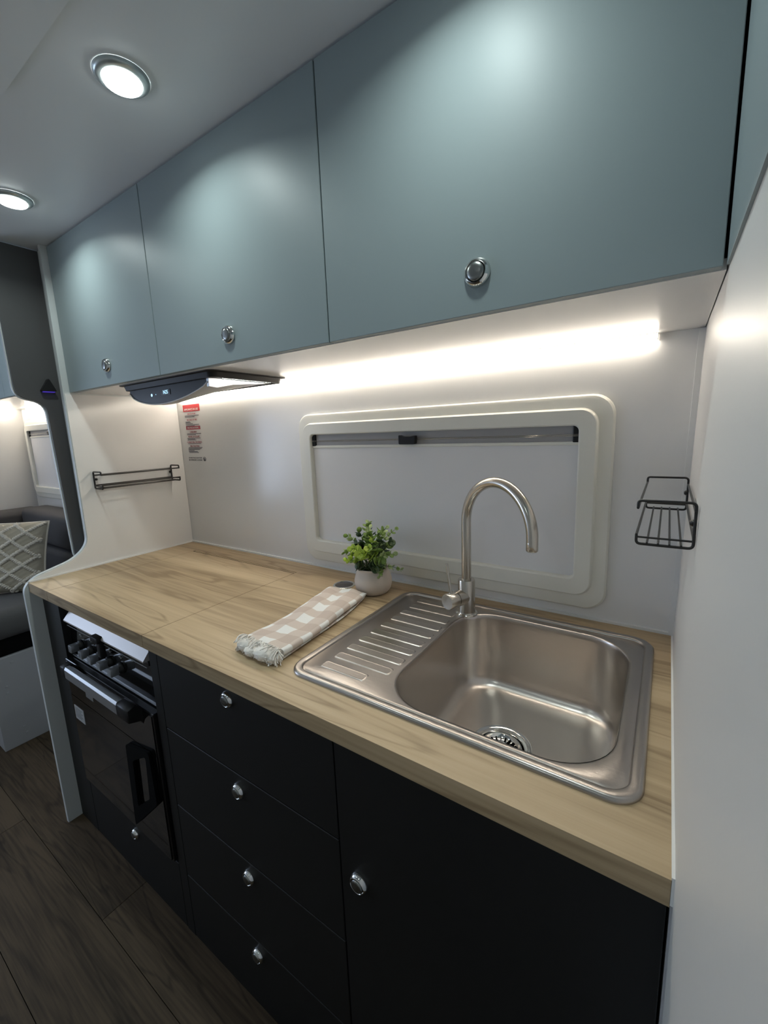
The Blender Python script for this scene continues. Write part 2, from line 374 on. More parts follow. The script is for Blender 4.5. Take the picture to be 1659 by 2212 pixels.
prof = [(.0, ZD - .0005, .088), (.001, ZD - .003, .087), (.002, .890, .086), (.0035, .85, .085), (.006, .80, .083), (.008, .765, .080), (.011, .748, .077), (.018, .736, .071), (.028, .730, .062), (.040, .728, .052), (.06, .727, .04)]
lp = [B3(*p) for p in prof]
dc = Vector((-.268, -.284, .726)); nn = len(lp[0])
# blend to the drain circle
last = lp[-1]
def circ(r, z):
    out = []
    for x, y, _ in last:
        a = math.atan2(y - dc.y, x - dc.x); out.append((dc.x + r * math.cos(a), dc.y + r * math.sin(a), z))
    return out
lp += [circ(.075, .7255), circ(.058, .7252)]
link('bowl', loft(bm, lp), 'bowl', sk, smooth=60)
# drain
dr = link('drain', lathe(nb(), [(.059, .7395), (.058, .7418), (.055, .7422), (.052, .7405), (.0495, .7400), (.047, .7412), (.0445, .7412), (.0425, .738), (.041, .728), (.040, .722)], (dc.x, dc.y, -.015), n=48), 'chrome', sk, smooth=50)
bk = link('strainer', lathe(nb(), [(.0405, .7385), (.039, .7405), (.0365, .7405), (.034, .737), (.029, .7335), (.020, .7325), (.012, .7335), (.010, .742), (.008, .746), (.0005, .747)], (dc.x, dc.y, -.015), n=48), 'chrome', dr, smooth=50)
bm = nb()
for k in range(20):
    a = 2 * math.pi * k / 20; t = bmesh.new(); bmesh.ops.create_cube(t, size=1)
    merge(bm, t, Matrix.Translation((dc.x, dc.y, -.015)) @ Matrix.Rotation(a, 4, 'Z') @ Matrix.Translation((.0245, 0, .7348)) @ Matrix.Rotation(-.12, 4, 'Y') @ Matrix.Diagonal((.014, .0018, .003, 1)))
link('slots', bm, 'gapb', dr)
ribs_l = [(-.559, -.465), (-.558, -.426), (-.558, -.387), (-.557, -.348), (-.555, -.308), (-.554, -.269), (-.552, -.230), (-.551, -.191), (-.548, -.151), (-.548, -.112)]
ribs_r = [-.463, -.434, -.4315, -.4305, -.4305, -.4305, -.4305, -.4305, -.434, -.456]
for (xl, yy), xr in zip(ribs_l, ribs_r):
    W2 = .0112; yy += .0085
    lo = []
    for d, z in ((-.0006, ZD + .0004), (.0006, ZD + .0013), (.0014, ZD + .0019), (.0026, ZD + .0019), (.0034, ZD + .0017), (.0040, ZD + .0017)):
        lo.append([(x, y, z) for x, y in rrect(xl - .003 + d, xr + .003 - d, yy - W2 + d, yy + W2 - d, W2 * .42, 4)])
    link('rib', loft(nb(), lo, False, True), 'steel', sk, smooth=60)

# ================================================================ FAUCET
fc = thing('faucet', (-.411, -.115, ZD), 'tall brushed nickel gooseneck mixer tap standing behind the sink bowl', 'faucet')
F = (-.411, -.115)
link('body', lathe(nb(), [(.0225, .906), (.0205, .909), (.0200, .912), (.0200, .988), (.0192, .990), (.0120, .990)], (F[0], F[1], 0), n=36, cap1=True), 'nickel', fc, smooth=40)
link('base_flange', lathe(nb(), [(.0262, .9038), (.0262, .9072), (.0245, .9088), (.0200, .9090)], (F[0], F[1], 0), n=36), 'chrome', fc, smooth=40)
th = -.5; dx = Vector((math.cos(th), math.sin(th), 0)); rr = .10; zs = 1.13
P = [Vector((F[0], F[1], .985)), Vector((F[0], F[1], 1.05))]
for i in range(33):
    a = math.pi * i / 32; P.append(Vector((F[0], F[1], zs + rr * math.sin(a))) + dx * rr * (1 - math.cos(a)))
P.append(P[-1] - Vector((0, 0, .006)))
link('spout', tube(nb(), P, .0112, 24, True), 'nickel', fc, smooth=60)
e = P[-1]; link('aerator', lathe(nb(), [(.0108, .001), (.0112, -.001), (.0112, -.016), (.0095, -.018), (.0088, -.018), (.0085, -.012)], e, n=24, cap1=True), 'nickel', fc, smooth=50)
hd = Vector((math.cos(-1.95), math.sin(-1.95), 0)); hz = Vector((F[0], F[1], .949))
mh = link('mixer_housing', tube(nb(), [hz + hd * .008, hz + hd * .034], .0185, 32), 'nickel', fc, smooth=40)
lh = link('lever_hub', lathe(nb(), [(.0175, .0345), (.0185, .0355), (.0187, .037), (.0187, .062), (.0178, .0635), (.0004, .0637)], hz, hd, 32), 'nickel', fc, smooth=40)
lb = hz + hd * .050 + Vector((0, 0, .017)); link('lever', tube(nb(), [lb, lb + Vector((-.006, .002, .034)), lb + Vector((-.012, .004, .070))], .0033, 14), 'nickel', lh, smooth=50)

# ================================================================ WINDOWS
def window(n, x0, x1, z0, z1, ox0, ox1, oz0, oz1):
    g = bpy.data.objects.new('window_%d' % n, None); C.objects.link(g); g['kind'] = 'structure'; g.location = ((x0 + x1) / 2, 0, z0); g['_o'] = list(g.location)
    def Lp(x0_, x1_, z0_, z1_, y, r): return [(x, y, z) for x, z in rrect(x0_, x1_, z0_, z1_, r, 8)]
    def mix(t, y, r):
        return Lp(ox0 + (x0 - ox0) * t, ox1 + (x1 - ox1) * t, oz0 + (z0 - oz0) * t, oz1 + (z1 - oz1) * t, y, r)
    lo = [mix(0, -.0005, .045), mix(.015, -.007, .045), mix(.06, -.0105, .044), mix(.14, -.0120, .043), mix(.43, -.0125, .036), mix(.455, -.0150, .035), mix(.475, -.0205, .034), mix(.50, -.0222, .033), mix(.95, -.0222, .015), mix(.985, -.0208, .013), mix(1, -.018, .012), mix(1.0, -.0015, .012)]
    link('window_frame', loft(nb(), lo), 'frame', g, smooth=14)
    h = z1 - z0; yb = -.010
    bl = link('blind', box(nb(), x0 - .004, x1 + .004, -.0065, -.005, z0 - .004, z1 - .038), 'blind', g, label='pale grey pulled-down roller blind')
    link('blind_rail', box(nb(), x0 + .0005, x1 - .0005, -.0105, -.0045, z1 - .042, z1 - .034, bev=.002), 'frame', g)
    link('cassette', box(nb(), x0 + .012, x1 - .012, -.006, -.001, z1 - .034, z1 + .002), 'cass', g)
    for s in (0, 1):
        xa = x0 - .002 if s == 0 else x1 - .013
        link('end_block', box(nb(), xa, xa + .015, -.012, -.001, z1 - .036, z1 + .001, bev=.002), 'blackpl', g)
    for dz in (-.016, -.019):
        link('cord', tube(nb(), [(x0, -.013, z1 + dz - .003), (x1, -.013, z1 + dz - .003)], .0007, 6), 'chrome', g)
    return g
g1 = window(1, -.979, -.193, .999, 1.340, -1.04, -.125, .925, 1.405)
cxs = -.620
sl = fillet2([(cxs - .026, 1.306), (cxs + .024, 1.306), (cxs + .026, 1.330), (cxs + .012, 1.327), (cxs - .012, 1.327), (cxs - .026, 1.332)], [.004] * 6, 3)
link('blind_catch', prism(nb(), sl, 1, -.026, -.012, bev=.0008), 'blackpl', g1, smooth=40)
g2 = window(2, -3.425, -2.64, 1.075, 1.425, -3.49, -2.575, 1.005, 1.49)
link('blind_catch', box(nb(), -3.085, -3.035, -.026, -.012, 1.395, 1.418, bev=.003), 'blackpl', g2)
# daylit window on the opposite side of the van
g3 = bpy.data.objects.new('window_3', None); C.objects.link(g3); g3['kind'] = 'structure'; g3.location = (XF, -1.8, .9); g3['_o'] = list(g3.location)
link('window_frame', loft(nb(), [[(x, y, z) for y, z in rrect(-2.17 - a, -1.15 + a, .72 - a, 1.62 + a, .05 + a * .4, 6)] for a, x in ((.05, XF), (.045, XF + .02), (.01, XF + .02), (0, XF + .01), (0, XF))]), 'frame', g3, smooth=40)
link('pane', box(nb(), XF + .001, XF + .005, -2.17, -1.15, .72, 1.62), 'daylight', g3)

# ================================================================ OVERHEAD CABINETS
YD = -.373; ZB = 1.51
def lock_knob(parent, x, y, z, r=.0195, nm='knob', group=None):
    k = link(nm, lathe(nb(), [(r, .0003), (r, .002), (r * .93, .005), (r * .84, .0075), (r * .76, .0085), (r * .70, .0075), (r * .66, .004)], (x, y, z), (0, -1, 0), 32), 'chrome', parent, smooth=50)
    link('button', lathe(nb(), [(r * .64, .002), (r * .64, .0085), (r * .58, .0100), (r * .35, .0108), (.0003, .0112)], (x, y, z), (0, -1, 0), 32), 'knobc', k, smooth=50)
    return k
for (xa, xb, kx, lab) in ((-.573, .009, -.281, 'large teal overhead cupboard nearest the right wall with one round lock'),
                          (-1.163, -.573, -.864, 'middle teal overhead cupboard of the three above the worktop'),
                          (-1.7405, -1.163, -1.447, 'leftmost teal overhead cupboard beside the end panel, above the cooker hood')):
    t = thing('overhead_cabinet', ((xa + xb) / 2, -.18, ZB), lab, 'cabinet', 'teal overhead cupboards above the worktop')
    link('carcass', box(nb(), xa + .002, min(xb - .002, .008), YD + .020, -.001, ZB + .013, ZC - .002), 'gapb', t)
    d = link('door', box(nb(), xa + .0014, xb - .0014, YD, YD + .016, ZB + .0005, ZC - .0045, bev=.0008, seg=1), 'teal', t)
    k = lock_knob(d, kx, YD, 1.567, .0205)
up = link('underside_panel', box(nb(), -1.7405, .012, YD + .0165, -.0005, ZB, ZB + .0125), 'splash'); tag(up, 'long white board closing the underside of the teal overhead cupboards', 'panel')
for px, py in ((-.107, -.15),): pass
ls = thing('led_strip', (-.87, -.006, 1.497), 'long glowing LED strip along the top of the splashback', 'light strip')
link('diffuser', box(nb(), -1.705, -.061, -.012, -.0008, 1.4975, 1.5085, bev=.001, seg=1), 'led', ls)
link('channel', box(nb(), -1.706, -.060, -.0125, -.0006, 1.5085, 1.5098), 'silver', ls)
link('end_cap', box(nb(), -.061, -.0595, -.012, -.0008, 1.4975, 1.5085), 'hoodw', ls)

# downlights
def downlight(x, y, lab, grp=None):
    t = thing('downlight', (x, y, ZC - .008), lab, 'ceiling light', grp or 'round downlights in the ceiling')
    link('ring', lathe(nb(), [(.044, ZC - .0003), (.0435, ZC - .004), (.040, ZC - .0075), (.033, ZC - .0095), (.0305, ZC - .0085), (.030, ZC - .006)], (x, y, 0), n=40), 'lampring', t, smooth=50)
    link('diffuser', lathe(nb(), [(.0305, ZC - .0082), (.0300, ZC - .0125), (.0285, ZC - .0138), (.0002, ZC - .0142)], (x, y, 0), n=32), 'lamp', t, smooth=50)
    ld = bpy.data.lights.new('downlight_beam', 'AREA'); ld.shape = 'DISK'; ld.size = .056; ld.energy = DOWNLIGHT; ld.spread = math.radians(150); ld.color = (.87, 1.0, .975)
    lo = bpy.data.objects.new('downlight_beam', ld); C.objects.link(lo); lo.parent = t; lo.location = (0, 0, (ZC - .0150) - (ZC - .008))
downlight(-.869, -.539, 'round ceiling downlight above the middle teal cupboard')
downlight(-1.485, -.525, 'round ceiling downlight at the left edge of the picture')
downlight(-.283, -.535, 'round ceiling downlight nearest the right wall, above the frame')
downlight(-2.10, -.52, 'round ceiling downlight over the dinette end')
downlight(-.35, -1.62, 'added unseen fill downlight over the aisle behind the photographer, nearest the right wall')  # rear row is added out of view to fill the blind and panels
downlight(-1.35, -1.62, 'added unseen fill downlight over the aisle, middle of the rear row')
downlight(-2.45, -1.62, 'added unseen fill downlight over the aisle, dinette end of the rear row')

# ================================================================ COOKER HOOD
hx0, hx1, hy0, hy1 = -1.452, -.998, -.335, -.100
hd_ = thing('cooker_hood', (-1.22, -.2, 1.45), 'slim dark cooker hood with blue digital display under the left cupboards', 'cooker hood')
link('bezel', loft(nb(), [[(x, y, z) for x, y in rrect(hx0 - a, hx1 + a, hy0 - a, hy1 + a, .02, 5)] for a, z in ((.012, 1.5099), (.012, 1.508), (.003, 1.507), (.001, 1.500), (0, 1.494), (-.012, 1.494), (-.012, 1.504))]), 'hood', hd_, smooth=35)
link('filter_plate', box(nb(), hx0 + .012, hx1 - .012, hy0 + .012, hy1 - .012, 1.498, 1.5045), 'filt', hd_)
n = 20; fa = []
for i in range(n + 1):
    t = i / n; x = -1.44 + t * (.405); fa.append((x, 1.492 - .043 * math.sin(math.pi * min(1, t ** .85 * 1.0)) ** .7 * (1 - .12 * t) - .004))
face = fa + [(-1.035, 1.494), (-1.44, 1.494)]
link('fascia', prism(nb(), face, 1, -.322, -.316), 'fascia', hd_, smooth=30)
und = [(x, z + .0015) for x, z in fa]
b = nb(); loft(b, [[(x, -.3215, z - .0035) for x, z in fa], [(x, -.30, z - .004) for x, z in fa], [(x, -.20, 1.492 - (1.492 - z) * .35) for x, z in fa], [(x, -.115, 1.496) for x, z in fa]], close=False)
link('underside_shell', b, 'hoodw', hd_, smooth=60)
link('front_lip', tube(nb(), [(x, -.3225, z - .0025) for x, z in fa], .0022, 8), 'hoodw', hd_, smooth=60)
prs = [(-.322, 1.494), (-.322, 1.484), (-.300, 1.481), (-.15, 1.490), (-.13, 1.495)]
link('end_cap', prism(nb(), [(-.3225, 1.4945), (-.3225, 1.474), (-.300, 1.472), (-.25, 1.483), (-.14, 1.4935)], 0, -1.040, -1.030), 'silver', hd_)
link('light_bar', box(nb(), -1.020, -1.010, -.290, -.125, 1.4955, 1.4995), 'hled', hd_)
dw = link('display_window', box(nb(), -1.262, -1.215, -.3232, -.322, 1.468, 1.483), 'dispb', hd_)
link('display_digits', text_bm('N25', .0145, FRONT(-1.237, -.3236, 1.4755)), 'disp', dw)
link('lamp_icon', lathe(nb(), [(.0042, 0), (.0042, .0006), (.0004, .0007)], (-1.315, -.322, 1.4725), (0, -1, 0), 12), 'disp', hd_)
link('indicator_dot', lathe(nb(), [(.0012, 0), (.0012, .0006), (.0002, .0007)], (-1.292, -.322, 1.473), (0, -1, 0), 10), 'disp', hd_)

# ================================================================ WALL NOTICE (direct print on the splashback)
nt_ = thing('safety_notice', (-1.64, -.001, 1.26), 'red and grey printed gas safety notice on the splashback below the hood', 'notice')
yN = -.0013; cxn = -1.642
link('header_bar', box(nb(), -1.697, -1.584, -.0012, 0, 1.450, 1.477), 'red', nt_)
link('header_text', text_bm('APPLIANCE IN USE', .0118, FRONT(cxn + .001, yN, 1.4575, .98)), 'paper', nt_)
link('second_bar', box(nb(), -1.690, -1.593, -.0012, 0, 1.378, 1.392), 'redt', nt_)
link('second_text', text_bm('FIRE PRECAUTIONS', .0088, FRONT(cxn, yN, 1.385)), 'paper', nt_)
for s, z, h, m_ in (('VENTILATION', 1.440, .0088, 'redt'), ('IN CASE OF FIRE', 1.4165, .0095, 'redt'), ('CHILDREN', 1.368, .0095, 'redt'), ('MEANS OF ESCAPE', 1.3495, .0095, 'redt'),
                    ('COMBUSTIBLE MATERIALS', 1.327, .0088, 'redt'), ('FIRE FIGHTING', 1.311, .0098, 'redt'), ('DO NOT PLACE ANY ITEMS', 1.2635, .0075, 'ink'), ('IN OVERHEAD LOCKERS', 1.2545, .0085, 'ink')):
    link('heading', text_bm(s, h, FRONT(cxn + (.0 if m_ == 'redt' else -.006), yN, z)), m_, nt_)
bm = nb()
def body(x0, w_, z):
    x = x0
    while x < x0 + w_:
        l = random.uniform(.004, .011); box(bm, x, min(x + l, x0 + w_), yN, -.0002, z - .0011, z + .0011); x += l + .0013
for z, w_ in ((1.4335, .095), (1.4290, .065), (1.4095, .03), (1.4060, .035), (1.4020, .05), (1.3975, .09), (1.3930, .06), (1.3615, .095), (1.3575, .06), (1.3435, .09), (1.3400, .05), (1.3360, .06), (1.3215, .09), (1.3055, .095), (1.3015, .09), (1.2975, .08), (1.2935, .04), (1.2895, .06), (1.2855, .065)):
    body(cxn - .048 + random.uniform(0, .003), w_, z)
link('body_print', bm, 'ink', nt_, kind='stuff')
lg = link('warning_icon', lathe(nb(), [(.0085, .0), (.0085, .0012), (.0072, .0012), (.0072, 0)], (-1.586, 0, 1.259), (0, -1, 0), 24), 'ink', nt_)
bm = nb(); prism(bm, [(-1.590, 1.252), (-1.582, 1.252), (-1.5835, 1.261), (-1.588, 1.263)], 1, -.0012, 0); t = bmesh.new(); bmesh.ops.create_cube(t, size=1)
merge(bm, t, Matrix.Translation((-1.586, -.0007, 1.259)) @ Matrix.Rotation(.8, 4, 'Y') @ Matrix.Diagonal((.016, .0012, .0012, 1)))
link('figure', bm, 'ink', lg)

# ================================================================ WIRE RACKS
def rack(side, y0, y1, lab):
    """side=+1: rack stands off the left panel towards +x; -1: off the right wall towards -x. y0 near end, y1 far end"""
    xw = -1.733 if side > 0 else .0045
    X = lambda d: xw + side * d
    zt, zb, W_ = 1.238, 1.178, .058 if side > 0 else .064; K = 1.5 if side > 0 else 1.0
    t = thing('wire_rack', (xw, (y0 + y1) / 2, zb), lab, 'rack', 'black wire spice racks')
    for y in (y0, y1):
        pts = fillet([(X(W_), y, zt - .010), (X(W_), y, zt), (X(0), y, zt), (X(0), y, zb), (X(W_), y, zb), (X(W_), y, zb + .012)], .006)
        link('end_frame', tube(nb(), pts, .0019 * K, 8), 'wire', t, smooth=60)
        link('end_crossbar', tube(nb(), [(X(.001), y, zb + .0095), (X(W_), y, zb + .0095)], .0014 * K, 8), 'wire', t, smooth=60)
        link('screw', lathe(nb(), [(.0045, -.002), (.0045, .002), (.003, .0042), (.0003, .0048)], (X(.001), y + (.006 if y == y0 else -.006), zb + .033), (side, 0, 0), 12), 'wire', t, smooth=50)
    for d, z in ((W_, zt - .010), (0.0, zt - .012), (W_, zb + .013), (0.0, zb + .012)):
        link('long_rod', tube(nb(), [(X(d), y0 - .002, z), (X(d), y1 + .002, z)], .0017 * K, 8), 'wire', t, smooth=60)
    for k in range(4):
        d = W_ * (k + 1) / 5
        link('shelf_rod', tube(nb(), [(X(d), y0 - .002, zb + .002), (X(d), y1 + .002, zb + .002)], .0014 * K, 8), 'wire', t, smooth=60)
    return t
rack(-1, -.350, -.060, 'black wire spice rack on the right wall beside the tap')
rack(+1, -.343, -.061, 'black wire spice rack on the white left panel below the hood')

# ================================================================ BASE CABINETS
YC = -.545
bc = thing('sink_cabinet', (-.23, -.3, 0), 'black base cupboard under the sink with one tall door', 'cabinet')
link('carcass', slab([-.469, -.445, -.045, -.001], [YC + .018, -.50, -.07, -.003], lambda x, y: -.445 < x < -.045 and -.50 < y < -.07, .0, .866), 'black', bc)
d = link('door', box(nb(), -.4665, -.001, YC, YC + .017, .002, .864, bev=.001, seg=1), 'black', bc); lock_knob(d, -.427, YC, .579, .0185)
dk = thing('drawer_cabinet', (-.75, -.3, 0), 'black bank of four drawers between oven and sink cupboard', 'cabinet')
link('carcass', box(nb(), -1.0255, -.4695, YC + .018, -.003, 0, .866), 'black', dk)
for z0, z1, kz, kx in ((.641, .864, .813, -.753), (.4205, .6385, .598, -.750), (.2045, .418, .379, -.746), (.002, .202, .165, -.744)):
    d = link('drawer', box(nb(), -1.0245, -.4695, YC, YC + .017, z0, z1, bev=.001, seg=1), 'black', dk); lock_knob(d, kx, YC, kz, .0175)
oc = thing('oven_cabinet', (-1.38, -.3, 0), 'black base unit that surrounds the oven, with a low locker drawer', 'cabinet')
ox0, ox1, oz0 = -1.612, -1.062, .215
b = nb(); box(b, -1.7405, ox0, YC, -.003, 0, .866); box(b, ox1, -1.0265, YC, -.003, 0, .866)
box(b, ox0, ox1, -.04, -.003, 0, .866); box(b, ox0, ox1, YC + .018, -.003, 0, oz0 - .016); box(b, ox0, ox1, YC + .018, -.003, oz0 - .016, oz0 - .003)
link('carcass', b, 'black', oc)
d = link('drawer', box(nb(), ox0 + .002, ox1 - .002, YC, YC + .017, .002, oz0 - .004, bev=.001, seg=1), 'black', oc); lock_knob(d, -1.305, YC, .168, .0165)
# oven
ov = thing('oven', (-1.34, -.3, oz0), 'black built-in gas oven with five grey knobs and a silver bar handle', 'oven')
link('body', box(nb(), ox0 + .004, ox1 - .004, -.515, -.06, oz0, .775), 'enamel', ov)
link('hob_rim', prism(nb(), [(-.545, .790), (-.545, .794), (-.520, .824), (-.47, .824), (-.47, .790)], 0, -1.588, -1.098), 'hobrim', ov, label='pale metal hob rim under the worktop')
link('front_trim', box(nb(), ox0 + .006, ox1 - .03, -.536, -.51, .778, .790, bev=.0015), 'enamel', ov)
link('trim_line', box(nb(), -1.59, -1.10, -.5375, -.536, .772, .7738), 'silver', ov)
link('control_panel', prism(nb(), [(-.530, .668), (-.524, .776), (-.50, .776), (-.50, .668)], 0, ox0 + .006, ox1 - .006), 'glassb', ov)
link('panel_line', box(nb(), -1.60, -1.07, -.5335, -.530, .6665, .668), 'silver', ov)
for x in (-1.530, -1.459, -1.397, -1.338, -1.272):
    k = link('knob', lathe(nb(), [(.0175, 0), (.0165, .006), (.0135, .008), (.012, .011)], (x, -.5275, .716), (0, -1, 0), 24, cap1=True), 'blackpl', ov, smooth=50)
    link('grip', box(nb(), x - .011, x + .011, -.560, -.536, .704, .728, bev=.003), 'knobg', k, smooth=40)
bm = nb()
for x in (-1.530, -1.459, -1.397, -1.338, -1.272): box(bm, x - .003, x + .003, -.5285, -.526, .749, .752); box(bm, x + .006, x + .008, -.5285, -.526, .746, .7495)
link('control_marks', bm, 'label', ov, kind='stuff')
lt = link('lid_catch', box(nb(), -1.375, -1.330, -.556, -.528, .782, .800, bev=.003), 'blackpl', ov, smooth=40)
link('catch_tongue', box(nb(), -1.358, -1.338, -.549, -.533, .735, .783, bev=.003), 'blackpl', lt, smooth=40)
dr_ = link('oven_door', box(nb(), ox0 + .008, ox1 - .006, -.553, -.516, oz0 + .006, .662, bev=.0015, seg=1), 'enamel', ov)
link('door_glass', box(nb(), ox0 + .012, ox1 - .014, -.5555, -.553, oz0 + .010, .540), 'glassb', dr_)
link('upper_band', box(nb(), ox0 + .012, ox1 - .014, -.5550, -.553, .5415, .655), 'glassb', dr_)
b = nb(); prism(b, [(-.590, .672), (-.590, .645), (-.583, .637), (-.575, .637), (-.568, .672), (-.575, .679), (-.586, .679)], 0, -1.502, -1.178)
hn = link('door_handle', b, 'silver', dr_, label='brushed silver bar handle')
for xa in (-1.535, -1.178):
    b = nb(); prism(b, [(-.590, .675), (-.590, .640), (-.560, .630), (-.552, .612), (-.552, .660), (-.568, .682)], 0, xa, xa + (.033 if xa < -1.5 else .06), bev=.002)
    link('handle_bracket', b, 'blackpl', dr_, smooth=40)
link('rating_label', box(nb(), -1.588, -1.520, -.5565, -.5555, .458, .506), 'label', dr_)
bm = nb(); 
for k in range(6): box(bm, -1.583, -1.530 - .01 * (k % 2), -.5569, -.5564, .498 - k * .006, .4995 - k * .006)
link('label_print', bm, 'ink', dr_, kind='stuff')
link('badge', box(nb(), -1.475, -1.425, -.5562, -.555, .572, .590, bev=.0005, seg=1), 'silver', dr_)
Q = [(-1.228, .520), (-1.099, .546), (-1.093, .395), (-1.244, .249)]; Qi = [(-1.198, .481), (-1.119, .527), (-1.131, .391), (-1.208, .330)]
qo = fillet2(Q, [.012] * 4, 4); qi = fillet2(Qi, [.012] * 4, 4)
link('hanging_loop', loft(nb(), [[(x, -.556, z) for x, z in qo], [(x, -.564, z) for x, z in qo], [(x, -.564, z) for x, z in qi], [(x, -.556, z) for x, z in qi], [(x, -.556, z) for x, z in qo]]), 'gapb', dr_, label='black four-sided loop hanging on the oven door')

# ================================================================ POT PLANT
pc = Vector((-.697, -.100, .9))
pl = thing('potted_plant', pc, 'leafy green eucalyptus sprig plant in a blush ceramic pot behind the towel', 'plant')
pp = [(.0005, .001), (.036, .001), (.041, .003), (.0485, .013), (.0525, .028), (.0525, .038), (.049, .052), (.0445, .062), (.0425, .067), (.0445, .0715), (.0455, .073), (.0440, .0745), (.0415, .073), (.0395, .066), (.038, .058)]
link('pot', lathe(nb(), pp, pc, n=48), 'pot', pl, smooth=60)
link('soil', lathe(nb(), [(.0398, .060), (.03, .065), (.0004, .067)], pc, n=24), 'soil', pl, smooth=60)
def leaf_mesh(name, m_):
    b = nb(); t = bmesh.new(); n_ = 12; rings = []
    c0 = t.verts.new((0, .5, -.08))
    for rr_ in (.5, 1.0):
        ring = []
        for k in range(n_):
            a = 2 * math.pi * k / n_; x = math.sin(a) * .5 * rr_; y = .5 - math.cos(a) * .5 * rr_
            z = -.08 + .12 * rr_ * rr_ - .06 * rr_ * math.cos(a * 1) * rr_
            ring.append(t.verts.new((x, y, z)))
        rings.append(ring)
    for k in range(n_):
        t.faces.new((c0, rings[0][k], rings[0][(k + 1) % n_])); t.faces.new((rings[0][k], rings[1][k], rings[1][(k + 1) % n_], rings[0][(k + 1) % n_]))
    r2 = bmesh.ops.extrude_face_region(t, geom=t.faces[:]); 
    bmesh.ops.translate(t, verts=[v for v in r2['geom'] if isinstance(v, bmesh.types.BMVert)], vec=(0, 0, .03))
    bmesh.ops.recalc_face_normals(t, faces=t.faces[:])
    me = bpy.data.meshes.new(name); t.to_mesh(me); t.free(); me.materials.append(M[m_])
    for p in me.polygons: p.use_smooth = True
    return me
LM = [leaf_mesh('leaf_' + a, a) for a in ('leafy', 'leafm', 'leafd', 'leafp')]
rnd = random.Random(21)
def stem(end, bend, nl, size, mats, r=.0012, start=None):
    s = pc + Vector(start or (rnd.uniform(-.02, .02), rnd.uniform(-.02, .02), .064)); e_ = pc + Vector(end); m_ = (s + e_) / 2 + Vector(bend)
    pts = [s * (1 - t) ** 2 + m_ * 2 * t * (1 - t) + e_ * t * t for t in [i / 10 for i in range(11)]]
    st = link('stem', tube(nb(), pts, [r * (1 - .6 * i / 10) for i in range(11)], 5), 'stem', pl, smooth=60)
    rot0 = rnd.uniform(0, 3.14)
    for i in range(nl):
        t = .22 + .78 * (i + .5) / nl; j = t * 10; a = int(min(9, j)); p = pts[a].lerp(pts[a + 1], j - a); d = (pts[a + 1] - pts[a]).normalized()
        u, v = frame_of(d)
        for sgn in (0, math.pi):
            ang = rot0 + i * 1.57 + sgn + rnd.uniform(-.3, .3)
            out = (u * math.cos(ang) + v * math.sin(ang)) * .85 + d * .55; out.normalize()
            z = (d - out * d.dot(out)).normalized(); x = out.cross(z)
            sz = size * (1.25 - .55 * t) * rnd.uniform(.8, 1.15)
            o = bpy.data.objects.new('leaf', LM[rnd.choice(mats)]); C.objects.link(o); o.parent = st
            mw = Matrix.Translation(p) @ Matrix((x, out, z)).transposed().to_4x4() @ Matrix.Scale(sz, 4)
            o.matrix_local = Matrix.Translation(-pc) @ mw
# (end offset from pot base, bend, leaf pairs, size, materials)
S = [((.0, -.01, .205), (0, 0, .01), 7, .019, [3, 1]), ((.062, -.012, .196), (-.01, 0, .02), 8, .017, [1, 3]), ((.082, .005, .190), (-.01, 0, .02), 8, .014, [1, 3]),
     ((-.096, .01, .150), (.0, 0, .035), 7, .017, [1, 3]), ((-.085, -.02, .110), (.0, 0, .02), 7, .015, [0, 1]), ((.088, -.02, .125), (0, 0, .03), 7, .016, [3, 1]),
     ((.102, -.005, .080), (0, 0, .02), 7, .012, [3, 1]), ((-.020, .01, .188), (0, 0, .02), 6, .024, [1, 2]), ((.030, .005, .180), (0, 0, .02), 7, .022, [1, 2]),
     ((-.030, -.052, .135), (0, 0, .03), 6, .021, [0]), ((.000, -.060, .125), (0, 0, .035), 6, .022, [0]), ((-.062, -.040, .095), (0, 0, .03), 6, .018, [0, 0, 1]),
     ((.025, -.050, .145), (0, 0, .03), 6, .020, [0, 1]), ((-.060, .02, .165), (0, 0, .02), 6, .022, [1, 2]), ((.060, .01, .150), (0, 0, .02), 6, .024, [2, 1]),
     ((.055, -.035, .105), (0, 0, .02), 5, .024, [2, 1]), ((-.050, -.01, .130), (0, 0, .02), 4, .030, [2]), ((.04, -.045, .085), (0, 0, .02), 4, .022, [2]), ((-.02, -.045, .085), (0, 0, .015), 4, .022, [2]),
     ((.058, -.048, .066), (0, 0, .025), 5, .014, [3, 1]), ((-.02, .03, .16), (0, 0, .01), 5, .024, [2, 1]), ((.02, -.02, .165), (0, 0, .01), 6, .020, [0, 1])]
for s_ in S: stem(*s_)

# small disc
ds = thing('pop_up_outlet', (-.802, -.103, .9), 'round brushed steel pop-up socket cap set in the worktop behind the towel', 'socket cap')
link('rim', lathe(nb(), [(.0325, .0002), (.0325, .002), (.031, .0032), (.0265, .0032), (.0258, .0022)], (-.802, -.103, .9), n=40), 'chrome', ds, smooth=50)
link('cap', lathe(nb(), [(.0252, .0012), (.0250, .0028), (.0240, .0032), (.0003, .0032)], (-.802, -.103, .9), n=40), 'capm', ds, smooth=50)

